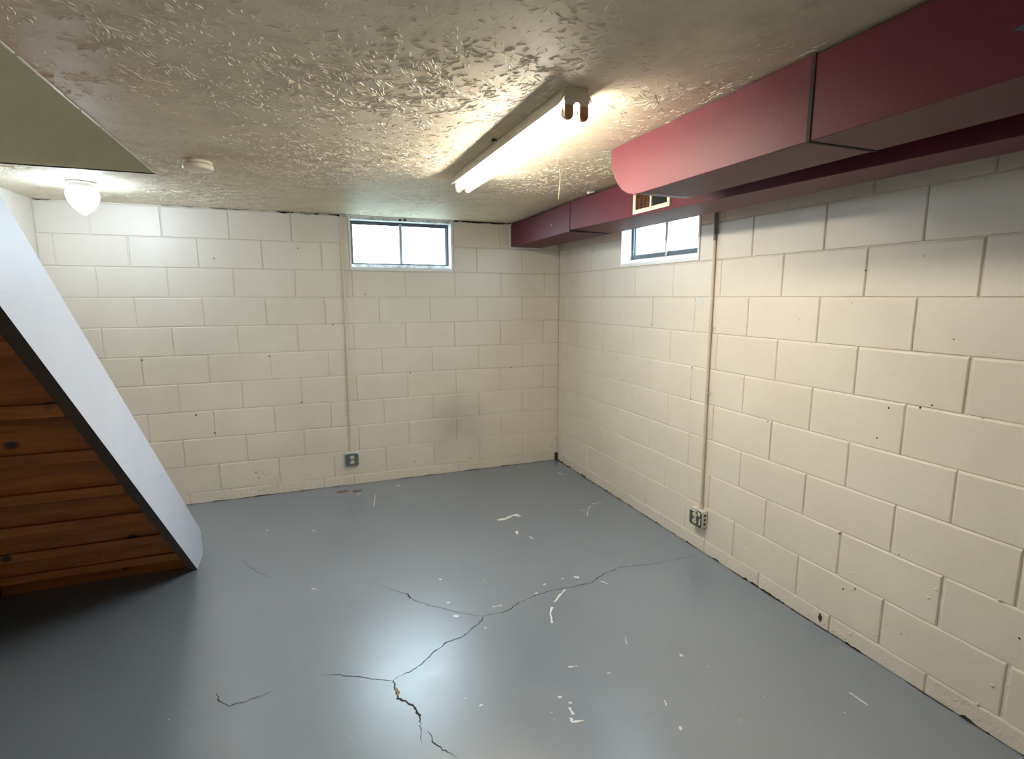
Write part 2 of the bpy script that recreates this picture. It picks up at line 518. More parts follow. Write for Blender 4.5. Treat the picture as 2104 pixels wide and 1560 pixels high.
# ---- ragged dark ribbons: painted shade at the ceiling gap, dirt at the floor
def ragged(name, pts_fn, u0, u1, step, hmax, mat, parent, bias=.5, freq=1.0):
    mb = MB(); u = u0
    prev = None
    while u <= u1:
        n = noise.noise(Vector((u*9*freq, hmax*300, .3)))+.5*noise.noise(Vector((u*38*freq, 1, .3)))+random.uniform(-.12, .12)
        h = max(0.0, min(1, bias+n)) * hmax
        cur = (pts_fn(u, 0), pts_fn(u, h))
        if prev is not None: mb.quad(prev[0], cur[0], cur[1], prev[1])
        prev = cur; u += step
    return mb.build(name, mat, parent, fix=False)
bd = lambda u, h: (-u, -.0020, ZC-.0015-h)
ragged('ceiling_gap_shade', bd, 1.84, 2.28, .006, .017, M['dark'], wall_back, .55)
ragged('ceiling_gap_shade', bd, .46, .96, .006, .013, M['dark'], wall_back, .75)
ragged('ceiling_gap_shade', bd, 2.28, 3.0, .008, .006, M['dark'], wall_back, .15)
ragged('ceiling_gap_shade', bd, 3.50, 3.68, .006, .012, M['dark'], wall_back, .05)
ragged('floor_edge_dirt', lambda u, h: (-.0022, -u, .0008+h), .02, 3.9, .008, .016, M['dirt'], wall_right, .10)
ragged('floor_edge_dirt', lambda u, h: (-.0022-h, -u, .0006), .02, 3.9, .010, .010, M['dirt'], wall_right, .34)
ragged('floor_edge_dirt', lambda u, h: (-u, -.0022, .0008+h), .02, 3.2, .008, .007, M['dirt'], wall_back, .0)
ragged('floor_edge_dirt', lambda u, h: (-u, -.0022-h, .0006), .02, 3.2, .010, .008, M['dirt'], wall_back, .38)
ragged('floor_edge_dirt', lambda u, h: (-.0022, -u, .001+h), .0, .34, .006, .05, M['dirt'], wall_right, -.15, 2)
mb = MB()   # dark corner crack at the bottom of the two walls
mb.prism([(-.028, -.0026), (-.004, -.0026), (-.0026, -.02), (-.018, -.010)], 2, .0, .07); mb.build('corner_crack', M['dirt'], wall_back)
# white filler lumps in the gap
mb = MB()
for i in range(34):
    u = random.uniform(1.86, 2.2); z = ZC-random.uniform(.003, .012); r = random.uniform(.002, .0055)
    mb.prism([(-u+p, z+q) for p, q in blob(0, 0, r*1.4, r*.8, 6)], 1, -.004, .0)
mb.build('filler_lumps', M['white'], wall_back)

# ---- wall marks: putty patches and small holes
def patch(name, mat, parent, wall, u, z, ru, rz, th=.0014, jit=.25, n=13):
    mb = MB(); P = blob(u, z, ru, rz, n, jit)
    if wall == 'B': mb.prism([(-a, b) for a, b in P], 1, -th-.0012, .003)
    else: mb.prism([(-a, b) for a, b in P], 0, -th-.0012, .003)
    return mb.build(name, mat, parent)
patch('putty_patch', M['putty'], wall_back, 'B', .100, 1.575, .032, .055)
patch('putty_patch', M['putty'], wall_back, 'B', .180, 1.568, .022, .020)
patch('putty_patch', M['putty'], wall_right, 'R', .180, 1.580, .058, .062)
patch('putty_patch', M['putty'], wall_right, 'R', 1.826, 1.478, .036, .026, .0010)
patch('putty_patch', M['mortar'], wall_right, 'R', 1.94, .12, .05, .035, .0008)
BH = [(-2.147,1.861),(-1.93,1.292),(-.461,.892),(-1.347,.891),(-.046,.701),(-.041,.62),(-.842,.11),(-1.325,.135),(-.02,.2),(-.055,.143),(-2.392,1.07),(-2.19,.705),(-3.192,1.076),(-2.899,.664),(-2.792,.52),(-1.831,.615),(-2.699,1.774),(-1.681,1.525),(-2.523,.144),(-2.54,.192)]
RH = [(-.496,1.509),(-.774,1.505),(-.683,1.927),(-3.061,1.092),(-3.101,1.109),(-2.948,1.068),(-3.145,1.356),(-2.798,1.61),(-2.798,.477),(-3.05,.497),(-.103,.737),(-1.378,1.324),(-1.787,1.086),(-1.793,.895),(-2.371,.885),(-2.768,.02),(-3.091,.181),(-3.445,.39),(-2.84,.235),(-2.891,.265),(-.163,.071),(-.935,.273),(-1.988,.124),(-2.915,.938)]
mb = MB()
for x, z in BH: mb.prism(blob(x, z, random.uniform(.003, .005), random.uniform(.004, .007), 7), 1, -.0016, .002)
mb.build('nail_holes', M['dirt'], wall_back)
mb = MB()
for y, z in RH: mb.prism(blob(y, z, random.uniform(.002, .004), random.uniform(.002, .0045), 7), 0, -.0016, .002)
mb.build('nail_holes', M['dirt'], wall_right)
patch('dark_chip', M['dirt'], wall_right, 'R', 2.745, .045, .008, .018)
# paint blisters low on both walls
mb = MB()
def blister(wall, u, z, r):
    prof = [(r, 0), (r*.75, r*.35), (r*.3, r*.5)]
    n = len(mb.v); seg = 7; k1 = random.uniform(.6, 1.4)
    for rr, hh in prof:
        for i in range(seg):
            a = 2*PI*i/seg; a_, b_ = u+rr*k1*math.cos(a), z+rr*math.sin(a)
            mb.v.append((-a_, -.0012-hh, b_) if wall == 'B' else (-.0012-hh, -a_, b_))
    for k in range(2):
        for i in range(seg):
            j = (i+1) % seg; mb.f.append((n+k*seg+i, n+k*seg+j, n+(k+1)*seg+j, n+(k+1)*seg+i)); mb.mi.append(0)
    mb.f.append(tuple(n+2*seg+i for i in range(seg))); mb.mi.append(0)
for i in range(60): blister('B', random.uniform(2.2, 3.0), random.uniform(.01, .24)*random.random()+.01, random.uniform(.003, .009))
for i in range(40): blister('B', random.uniform(1.0, 1.5), random.uniform(.35, .62), random.uniform(.003, .006))
bl = mb.build('paint_blisters', M['wall'], wall_back, smooth=True); bl['kind'] = 'stuff'
mb = MB()
for i in range(70): blister('R', random.uniform(2.2, 3.7), random.uniform(.01, .5)*random.random()+.01, random.uniform(.0025, .007))
for i in range(50): blister('R', random.uniform(.8, 3.3), random.uniform(.3, 1.7), random.uniform(.002, .0045))
bl = mb.build('paint_blisters', M['wall'], wall_right, smooth=True); bl['kind'] = 'stuff'

# ---- floor cracks and paint chips
def strip(mb, pts, wpx, jitter=.35, z=.0008, taper=True, sub=4, wob=.006):
    P = []
    for (a, b) in zip(pts, pts[1:]):
        for k in range(sub):
            t = k/sub; P.append(Vector((a[0]+(b[0]-a[0])*t, a[1]+(b[1]-a[1])*t)))
    P.append(Vector(pts[-1]))
    n0 = len(mb.v)
    for i, p in enumerate(P):
        q = (P[min(i+1, len(P)-1)]-P[max(i-1, 0)])
        if q.length < 1e-6: q = Vector((1, 0))
        q.normalize(); nn = Vector((-q.y, q.x))
        if 0 < i < len(P)-1: p = p + nn*random.uniform(-wob, wob)
        w = wpx*(1+random.uniform(-jitter, jitter))*.5
        if taper: w *= min(1, .25+4*min(i, len(P)-1-i)/len(P))
        mb.v.append((p.x+nn.x*w, p.y+nn.y*w, z)); mb.v.append((p.x-nn.x*w, p.y-nn.y*w, z))
    for i in range(len(P)-1):
        b = n0+2*i; mb.f.append((b, b+1, b+3, b+2)); mb.mi.append(0)
CR = [
(1.3,[(-.047,-1.985),(-.132,-1.990),(-.205,-1.986),(-.338,-1.983),(-.455,-1.962),(-.557,-1.945),(-.667,-1.971),(-.748,-2.005),(-.792,-2.030),(-.895,-2.031),(-1.004,-2.024),(-1.088,-2.025),(-1.176,-2.048),(-1.242,-2.073),(-1.307,-2.109),(-1.368,-2.107),(-1.418,-2.108),(-1.448,-2.146),(-1.516,-2.191),(-1.571,-2.225),(-1.623,-2.227),(-1.696,-2.269),(-1.730,-2.296),(-1.776,-2.339),(-1.813,-2.353),(-1.865,-2.369),(-1.890,-2.385)]),
(1.0,[(-1.890,-2.385),(-1.949,-2.359),(-1.975,-2.334),(-2.028,-2.305),(-2.083,-2.277),(-2.155,-2.246)]),
(3.2,[(-1.890,-2.385),(-1.889,-2.423),(-1.885,-2.458),(-1.888,-2.486),(-1.866,-2.508),(-1.848,-2.541),(-1.833,-2.582),(-1.830,-2.618),(-1.830,-2.635)]),
(.8,[(-1.830,-2.635),(-1.843,-2.665),(-1.848,-2.729)]),
(1.0,[(-1.819,-2.681),(-1.805,-2.746),(-1.780,-2.783),(-1.749,-2.824)]),
(.7,[(-1.867,-1.619),(-1.802,-1.696),(-1.728,-1.774),(-1.718,-1.826),(-1.645,-1.915),(-1.527,-2.027),(-1.459,-2.084),(-1.418,-2.108)]),
(1.3,[(-2.534,-2.206),(-2.516,-2.254),(-2.479,-2.297),(-2.433,-2.294),(-2.384,-2.284),(-2.325,-2.274)]),
(.9,[(-2.548,-1.080),(-2.481,-1.213),(-2.414,-1.308),(-2.374,-1.378)]),
(2.6,[(-1.727,-1.770),(-1.721,-1.806),(-1.718,-1.831)])]
for w, pts in CR:
    mb = MB(); strip(mb, pts, w*.0026, .6, wob=.005, sub=4)
    mb.build('floor_crack', M['crack'], floor, fix=False)
mb = MB(); strip(mb, [(-1.887,-2.425),(-1.883,-2.450),(-1.886,-2.475)], .011, .4, z=.0011); mb.build('exposed_concrete', M['crack_tan'], floor, fix=False)
CH = [(.0309,[(-.985,-1.088),(-.936,-1.090),(-.874,-1.061),(-.831,-1.061),(-.812,-1.086)]),(.0164,[(-.932,-1.297),(-.937,-1.342)]),(.0193,[(-.881,-1.401),(-.872,-1.435)]),(.0256,[(-.846,-1.939),(-.829,-1.962)]),(.0169,[(-.739,-2.035),(-.718,-2.070)]),(.0230,[(-1.553,-2.051),(-1.529,-2.061)]),(.0141,[(-1.538,-1.695),(-1.526,-1.711)]),(.0104,[(-1.358,-2.050),(-1.310,-2.051)]),(.0109,[(-.953,-2.039),(-1.001,-2.074),(-1.056,-2.123)]),(.0130,[(-1.083,-2.158),(-1.116,-2.206),(-1.141,-2.275)]),(.0164,[(-1.517,-.156),(-1.481,-.170)]),(.0240,[(-1.827,-.230),(-1.806,-.238)]),(.0106,[(-1.304,-2.765),(-1.307,-2.801)]),(.0105,[(-1.324,-2.811),(-1.327,-2.832),(-1.284,-2.839)]),(.0108,[(-1.322,-2.703),(-1.308,-2.708)]),(.0086,[(-1.297,-2.744),(-1.284,-2.749)]),(.0169,[(-.733,-2.677),(-.721,-2.681)]),(.0149,[(-.989,-2.992),(-.980,-2.996)]),(.0099,[(-.269,-3.091),(-.265,-3.114),(-.264,-3.162)]),(.0069,[(-1.207,-2.568),(-1.170,-2.576)]),(.008,[(-.380,-1.247),(-.307,-1.137),(-.268,-1.103)]),(.010,[(-.239,-1.075),(-.162,-1.075)]),(.0072,[(-.381,-1.136),(-.348,-1.168)]),(.005,[(-1.700,-.302),(-1.740,-.535)]),(.0068,[(-1.077,-2.659),(-1.066,-2.663)]),(.0106,[(-1.556,-1.932),(-1.541,-1.933)]),(.012,[(-.160,-.340),(-.134,-.419)]),(.0110,[(-1.039,-1.959),(-1.021,-1.946)]),(.0108,[(-1.113,-2.020),(-1.099,-2.011)]),(.0074,[(-1.448,-2.198),(-1.436,-2.191)]),(.0141,[(-.919,-1.932),(-.912,-1.941)]),(.0085,[(-1.613,-2.638),(-1.599,-2.634)]),(.0087,[(-2.181,-1.547),(-2.153,-1.568)]),(.0066,[(-.955,-2.865),(-.964,-2.888)]),(.0049,[(-.881,-2.489),(-.903,-2.534)]),(.0108,[(-2.449,-.686),(-2.429,-.694)]),(.0105,[(-2.168,-.796),(-2.145,-.821)])]
for w, pts in CH:
    mb = MB(); strip(mb, pts, w*.85, .55, z=.0010, taper=False, sub=3, wob=w*.22)
    mb.build('paint_chip', M['chip'], floor, fix=False)
mb = MB()
for i in range(170):
    x, y = random.uniform(-2.75, -.1), random.uniform(-3.3, -.2); r = random.choice((.0009, .0012, .0015, .002, .0028))
    P = blob(x, y, r, r*random.uniform(.5, 1.2), 6, .3, random.uniform(0, 3)); n = len(mb.v)
    mb.v += [(a, b, .0009) for a, b in P]; mb.f.append(tuple(range(n, n+6))); mb.mi.append(0)
sp = mb.build('paint_specks', M['chip'], floor, fix=False); sp['kind'] = 'stuff'
for (cx, cy) in ((-1.925, -.136), (-1.822, -.165)):
    mb = MB(); P = blob(cx, cy, .045, .030, 12, .4); mb.v += [(a, b, .0009) for a, b in P]; mb.f.append(tuple(range(12))); mb.mi.append(0)
    mb.build('rust_stain', M['rust'], floor, fix=False)

# ---- windows (local frame: u along wall, d depth outwards, z)
def window(name, put, hole, label, casing, latch):
    u0, u1, z0, z1 = hole
    t = .016
    def bx(mb, a, b, d0, d1, c, e):
        n = len(mb.v)
        for d in (d0, d1):
            for (p, q) in ((a, c), (b, c), (b, e), (a, e)): mb.v.append(put(p, d, q))
        for q in ((0,1,2,3),(7,6,5,4),(0,4,5,1),(1,5,6,2),(2,6,7,3),(3,7,4,0)):
            mb.f.append(tuple(n+i for i in q)); mb.mi.append(0)
    cw = .014
    mb = MB()    # painted reveal lining, flush casing edge
    bx(mb, u0, u0+cw, -.006, .19, z0, z1); bx(mb, u1-cw, u1, -.006, .19, z0, z1)
    bx(mb, u0+cw, u1-cw, -.006, .19, z0, z0+.022)
    root = structure(mb.build(name, M['white']), label)
    mb = MB(); bx(mb, u0+cw, u1-cw, -.004, .19, z1-.030, z1-.002); mb.build('head_lining', M['dirty'], root)
    mb = MB(); bx(mb, u0+cw, u1-cw, .055, .19, z0+.022, z0+.050); mb.build('sill', M['dirty'] if casing else M['white'], root)
    # steel sash
    a, b, c, e = u0+cw, u1-cw, z0+.050, z1-.030
    fw = .017 if casing else .022
    mb = MB(); d0, d1 = .080, .105
    bx(mb, a, a+fw, d0, d1, c, e); bx(mb, b-fw, b, d0, d1, c, e)
    bx(mb, a+fw, b-fw, d0, d1, e-fw, e); bx(mb, a+fw, b-fw, d0, d1, c, c+(.011 if casing else .034))
    # stepped inner flange
    bx(mb, a+fw, a+fw+.006, d0+.012, d1, c, e); bx(mb, b-fw-.006, b-fw, d0+.012, d1, c, e); bx(mb, a+fw, b-fw, d0+.012, d1, e-fw-.008, e-fw)
    mb.build('sash_frame', M['steel'], root)
    um = (a+b)/2
    mb = MB(); bx(mb, um-.011, um+.011, d0-.004, d1, c+.006, e-.012); mt = mb.build('muntin', M['muntin'], root)
    if latch:
        mb = MB(); bx(mb, um+.004, um+.014, d0-.012, d0+.002, c+.02, c+.12); bx(mb, um-.004, um+.018, d0-.014, d0+.002, c+.105, c+.122)
        mb.build('latch', M['muntin'], mt)
    for (p, q) in ((a+fw, um-.008), (um+.008, b-fw)):
        mb = MB(); n = 0
        bx(mb, p, q, .094, .098, c+.004, e-fw+.004); mb.build('pane', M['glass'], root)
    # black gunk in the lower corners
    if casing:
        for (p, s) in ((a+fw, 1), (b-fw, -1), (um, 1), (um, -1)):
            mb = MB(); r = .016 if p != um else .010
            n = len(mb.v); k = .008
            pts = [(p, c+.008), (p+s*r, c+.008), (p+s*r*.35, c+.008+r*.35), (p, c+.008+r)]
            mb.v += [put(x_, .079, z_) for x_, z_ in pts] + [put(x_, .093, z_) for x_, z_ in pts]
            mb.f += [(0,1,2,3),(7,6,5,4),(0,4,5,1),(1,5,6,2),(2,6,7,3),(3,7,4,0)]; mb.mi += [0]*6
            mb.build('caulk_lump', M['steel'], root)
    return root
w1 = window('window_1', putB, holeB, 'basement window in the back wall', True, False)
w2 = window('window_2', putR, holeR, 'basement window in the right wall under the duct', False, True)
# dark scars on the head of window 1
mb = MB()
for (u, z, r) in ((1.392, 2.100, .012), (1.355, 2.101, .011), (1.50, 2.099, .004), (1.17, 2.100, .004)):
    mb.prism([(-a, b) for a, b in blob(u, z, r, r*.7, 9, .5)], 1, -.0052, -.003)
mb.build('dark_scar', M['dirt'], w1)
# thin quarter-round above window 1
mb = MB(); mb.box(-1.80, -.955, -.012, .0, ZC-.008, ZC-.0005)
structure(mb.build('trim_2', M['white']), 'thin white moulding over the back window')
# ground outside
mb = MB(); mb.box(-9, 5, .2, 7, 1.2, 1.62); mb.box(.2, 7, -9, .2, 1.2, 1.62)
g = mb.build('floor_outside', M['soil']); g['kind'] = 'structure'

# ================================================================ STAIRCASE
SX = -2.771
stairs = thing('staircase', (-3.2, -1.1, 0), 'open-backed staircase with pale painted side board and raw pine underside', 'staircase')
sl = .8745
def stringer_poly(ztop):
    yb = -1.102 - ztop/.876
    yt = -.912 - (ztop-.15)/sl
    return [(-1.102, .0005), (-.915, .0005), (-.912, .15), (yt, ztop), (yb, ztop)]
P = stringer_poly(ZC-.003)
mb = MB(); mb.prism(P, 0, SX-.038, SX)
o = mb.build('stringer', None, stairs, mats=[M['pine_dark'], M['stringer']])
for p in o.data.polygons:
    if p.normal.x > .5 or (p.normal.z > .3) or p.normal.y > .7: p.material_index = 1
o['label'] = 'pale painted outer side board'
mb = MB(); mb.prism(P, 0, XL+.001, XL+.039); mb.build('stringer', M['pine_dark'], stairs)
IX0, IX1 = XL+.040, SX-.039
for k in range(1, 12):
    yb = -1.49 - .2285*(k-2)
    top = .2*k
    if top > 2.3: break
    mb = MB(); mb.box(IX0, IX1, yb-.034, yb+.228, top-.038, top); mb.build('tread', M['pine'], stairs, bevel=.003)
for k in range(0, 11):
    yb = -1.49 - .2285*(k-2)
    z0 = .2*k-.038 if k else .001
    mb = MB(); mb.box(IX0, IX1, yb-.0195+.001, yb-.0005, z0-(.004 if k else 0), .2*(k+1)-.040)
    mb.build('riser', M['pine'], stairs, bevel=.002)
adopt(stairs)

# ================================================================ DUCTS
def duct_section(poly_pts, x_of_y, name, parent, mat, seg_y):
    pass
def skew_box(mb, xa0, xb0, y0, xa1, xb1, y1, z0, z1):
    n = len(mb.v)
    mb.v += [(xa0,y0,z0),(xb0,y0,z0),(xb0,y0,z1),(xa0,y0,z1),(xa1,y1,z0),(xb1,y1,z0),(xb1,y1,z1),(xa1,y1,z1)]
    for q in ((0,1,2,3),(7,6,5,4),(0,4,5,1),(1,5,6,2),(2,6,7,3),(3,7,4,0)):
        mb.f.append(tuple(n+i for i in q)); mb.mi.append(0)

d1 = thing('air_duct', (-.3, -2, 1.92), 'low maroon duct running along the right wall with a cream register', 'duct', 'maroon air ducts')
def d1x(y):
    return -.462 - .040*min(1, -y/1.16) if y > -1.16 else -.502 + .010*min(1, (-y-1.16)/3.4)
ZB, ZT = 1.922, 2.104
mb = MB(); skew_box(mb, -.19, d1x(0), -.0035, -.19, d1x(-1.155), -1.155, ZB, ZT); mb.build('duct_section', M['duct'], d1, bevel=.002)
mb = MB(); skew_box(mb, -.19, d1x(-1.16), -1.161, -.19, d1x(-4.4), -5.6, ZB, ZT)
mb.v[1] = (mb.v[1][0], mb.v[1][1], 1.932); mb.v[5] = (mb.v[5][0], mb.v[5][1], 1.852)
mb.build('duct_section', M['duct'], d1, bevel=.002)
mb = MB(); skew_box(mb, -.187, d1x(-1.16)-.002, -1.155, -.187, d1x(-1.16)-.002, -1.161, ZB-.002, ZT+.002)
mb.build('seam_band', M['seam'], d1)
mb = MB(); mb.box(-.20, d1x(0)-.012, -.0062, -.0022, ZB-.010, ZT+.004); mb.build('end_flashing', M['white'], d1)
mb = MB(); skew_box(mb, -.20, d1x(0)+.008, -.01, -.20, d1x(-4.4)+.008, -5.6, ZT+.0005, ZC-.004); mb.build('top_gap_shade', M['dark'], d1)  # black strip painted in for the shaded gap over the duct
mb = MB(); mb.lathe([(.001, -.0055), (.004, -.004), (.005, 0)], 0, 0, 'X', 10)
scr = mb.build('screw', M['white'], d1); scr.location = (d1x(-.86), -.86, 2.0)
# register
ry0, ry1, rz0, rz1 = -2.178, -1.876, 1.928, 2.082
rx = d1x(-2.02)-.001
mb = MB(); fr = .020
for (a, b, c, e) in ((ry0, ry1, rz0, rz0+fr), (ry0, ry1, rz1-fr, rz1), (ry0, ry0+fr, rz0+fr, rz1-fr), (ry1-fr, ry1, rz0+fr, rz1-fr), ((ry0+ry1)/2-.006, (ry0+ry1)/2+.006, rz0+fr, rz1-fr)):
    mb.box(rx-.007, rx+.001, a, b, c, e)
reg = mb.build('register', M['cream_metal'], d1); reg['label'] = 'cream metal air register with upright blades'
mb = MB(); mb.box(rx-.0012, rx+.0005, ry0+fr, ry1-fr, rz0+fr, rz1-fr); mb.build('register_throat', M['dark'], reg)  # black sheet in place of the shade inside the opening
nb = 24
for i in range(nb):
    yy = ry0+fr+(ry1-ry0-2*fr)*(i+.5)/nb
    if abs(yy-(ry0+ry1)/2) < .008: continue
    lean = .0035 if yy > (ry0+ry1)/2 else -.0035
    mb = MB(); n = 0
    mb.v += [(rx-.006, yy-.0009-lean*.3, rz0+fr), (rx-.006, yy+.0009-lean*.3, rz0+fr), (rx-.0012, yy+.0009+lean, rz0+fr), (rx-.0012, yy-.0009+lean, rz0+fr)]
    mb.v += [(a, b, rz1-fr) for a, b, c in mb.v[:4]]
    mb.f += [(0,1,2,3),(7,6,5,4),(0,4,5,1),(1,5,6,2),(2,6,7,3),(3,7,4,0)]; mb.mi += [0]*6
    mb.build('louvre', M['pine'] if yy > (ry0+ry1)/2 else M['dark'], reg)  # blade colours paint in a brown lit half and a dark half
for (yy) in (ry1-.010, ry0+.010):
    mb = MB(); mb.lathe([(.0035, -.0015), (.0035, 0)], 0, 0, 'X', 8); s = mb.build('screw', M['slot'], reg); s.location = (rx-.007, yy, (rz0+rz1)/2+.02)
adopt(d1)

d2 = thing('air_duct', (-.78, -3.2, 1.9), 'deeper maroon trunk duct with a rounded end hanging nearer the room', 'duct', 'maroon air ducts')
XA, XB, Z2, T2 = -.905, -.655, 1.900, 2.1115
end = [(-2.300, T2), (-2.303, 2.062), (-2.312, 2.030), (-2.330, 1.995), (-2.356, 1.962), (-2.390, 1.934), (-2.430, 1.914), (-2.475, 1.903), (-2.520, Z2), (-3.255, Z2), (-3.255, T2)]
mb = MB(); mb.prism(end, 0, XA, XB); o = mb.build('duct_section', M['duct'], d2, bevel=.002)
mb = MB(); mb.prism([(-3.262, Z2), (-5.6, Z2), (-5.6, T2-.012), (-3.262, T2-.004)], 0, XA, XB); mb.build('duct_section', M['duct'], d2, bevel=.002)
mb = MB(); mb.box(XA-.0025, XB+.0025, -3.264, -3.253, Z2-.002, T2); mb.build('seam_band', M['seam'], d2)
mb = MB(); mb.box(XA+.012, XB-.01, -5.6, -2.85, T2-.002, ZC-.004); mb.build('top_gap_shade', M['dark'], d2)  # black filler imitating shade between trunk and ceiling
mb = MB(); mb.prism(blob(-3.70, 1.985, .016, .008, 9, .3), 0, XA-.0012, XA); mb.build('bare_scrape', M['steel'], d2)
adopt(d2)

# ================================================================ FLUORESCENT LIGHT
fl = thing('strip_light', (-1.35, -2.22, ZC), 'lit two-tube fluorescent strip light on the ceiling', 'light fixture')
fx, y0, y1 = -1.350, -2.832, -1.612
zt = ZC - .0015
mb = MB()
mb.prism([(fx-.036, zt), (fx+.036, zt), (fx+.042, zt-.036), (fx+.030, zt-.041), (fx-.030, zt-.041), (fx-.042, zt-.036)], 1, y0+.0015, y1-.0015)
mb.prism([(fx-.0362, zt-.001), (fx-.060, zt-.053), (fx-.0585, zt-.053), (fx-.040, zt-.024)], 1, y0+.0015, y1-.0015)
mb.prism([(fx+.0362, zt-.001), (fx+.040, zt-.024), (fx+.0525, zt-.044), (fx+.054, zt-.044)], 1, y0+.0015, y1-.0015)
mb.build('housing', M['housing'], fl)
for (ya, yb) in ((y0-.0005, y0+.0015), (y1-.0015, y1+.0005)):
    mb = MB(); mb.prism([(fx-.036, zt), (fx-.012, zt), (fx-.011, zt-.003), (fx-.008, zt), (fx+.010, zt), (fx+.011, zt-.003), (fx+.014, zt), (fx+.036, zt), (fx+.043, zt-.038), (fx+.038, zt-.044), (fx+.034, zt-.050), (fx+.010, zt-.050), (fx+.006, zt-.042), (fx-.006, zt-.042), (fx-.010, zt-.050), (fx-.034, zt-.050), (fx-.038, zt-.044), (fx-.043, zt-.038)], 1, ya, yb)
    mb.build('end_plate', M['housing'], fl)
tz = zt-.0665
for s in (-1, 1):
    tx = fx + s*.0250
    mb = MB(); mb.lathe([(.010, y0+.026), (.0178, y0+.029), (.0188, y0+.034), (.0188, y1-.034), (.0178, y1-.029), (.010, y1-.026)], tx, tz, 'Y', 28)
    tb = mb.build('tube', M['tube'], fl, smooth=True)
    for (ya, yb) in ((y0+.014, y0+.027), (y1-.027, y1-.014)):
        mb = MB(); mb.lathe([(.015, ya), (.0175, ya+.002), (.0175, yb)], tx, tz, 'Y', 24); mb.build('end_cap', M['metal'], tb, smooth=True)
    for (ya, yb) in ((y0+.002, y0+.015), (y1-.015, y1-.002)):
        pts = [(tx-.014, zt-.036), (tx+.014, zt-.036)] + [(tx+.0145*math.cos(a), tz-.010-.0145*math.sin(a)) for a in [PI*i/8 for i in range(9)]]
        mb = MB(); mb.prism(pts, 1, ya, yb); mb.build('lampholder', M['amber'], fl, bevel=.0012)
mb = tube_path([(fx-.030, y1+.0, zt-.02), (fx-.038, y1+.012, zt-.022), (fx-.050, y1+.016, zt-.010)], .0012, 6); mb.build('wire', M['string'], fl)
mb = MB(); mb.box(fx-.062, fx-.045, -2.252, -2.246, zt-.006, zt); mb.box(fx-.064, fx-.058, -2.256, -2.242, zt-.010, zt); mb.build('bracket', M['dirt'], fl)
adopt(fl)

# ================================================================ GLASS-SHADE CEILING LAMP
bx_, by_ = -3.212, -.700
gl = thing('ceiling_lamp', (bx_, by_, ZC), 'lit ceiling lamp with pointed ribbed glass shade above the stairs', 'lamp')
mb = MB(); mb.lathe([(.066, ZC-.0015), (.066, ZC-.008), (.056, ZC-.014), (.052, ZC-.030), (.046, ZC-.036)], bx_, by_, 'Z', 40); mb.build('canopy', M['canopy'], gl, smooth=True)
prof = [(.044, -.036), (.050, -.041), (.068, -.048), (.0735, -.058), (.074, -.072), (.070, -.092), (.062, -.112), (.050, -.132), (.034, -.150), (.018, -.163), (.007, -.172)]
mb = MB(); seg = 72; rings = []
for r, h in prof:
    rings.append(len(mb.v))
    for i in range(seg):
        a = 2*PI*i/seg; rr = r*(1+(.022 if i % 2 else -.012)*(1 if r > .03 else 0))
        mb.v.append((bx_+rr*math.cos(a), by_+rr*math.sin(a), ZC+h))
for A, B in zip(rings, rings[1:]):
    for i in range(seg): mb.f.append((A+i, A+(i+1) % seg, B+(i+1) % seg, B+i)); mb.mi.append(0)
mb.f.append(tuple(rings[-1]+i for i in range(seg))); mb.mi.append(0)
mb.build('glass_shade', M['shade'], gl, smooth=False)
mb = MB(); mb.lathe([(.012, ZC-.037), (.014, ZC-.052), (.024, ZC-.068), (.030, ZC-.085), (.030, ZC-.098), (.024, ZC-.112), (.012, ZC-.121), (.003, ZC-.123)], bx_, by_, 'Z', 28); mb.build('bulb', M['bulb'], gl, smooth=True)
adopt(gl)

# ================================================================ SMOKE DETECTOR
sx, sy = -2.550, -1.430
sm = thing('smoke_detector', (sx, sy, ZC), 'round ivory smoke detector on the ceiling', 'detector')
mb = MB(); mb.lathe([(.058, ZC-.0015), (.059, ZC-.004), (.059, ZC-.014)], sx, sy, 'Z', 48); mb.build('base_ring', M['smoke'], sm, smooth=True)
mb = MB(); mb.lathe([(.056, ZC-.0143), (.056, ZC-.0155)], sx, sy, 'Z', 48); mb.build('vent_slot', M['slot'], sm)
mb = MB(); mb.lathe([(.060, ZC-.0157), (.063, ZC-.018), (.064, ZC-.030), (.061, ZC-.037), (.054, ZC-.0405), (.010, ZC-.0415)], sx, sy, 'Z', 48); mb.build('cover', M['smoke'], sm, smooth=True)
mb = MB(); mb.lathe([(.010, ZC-.0418), (.009, ZC-.0435)], sx+.02, sy-.02, 'Z', 20); mb.build('test_button', M['smoke'], sm)
adopt(sm)

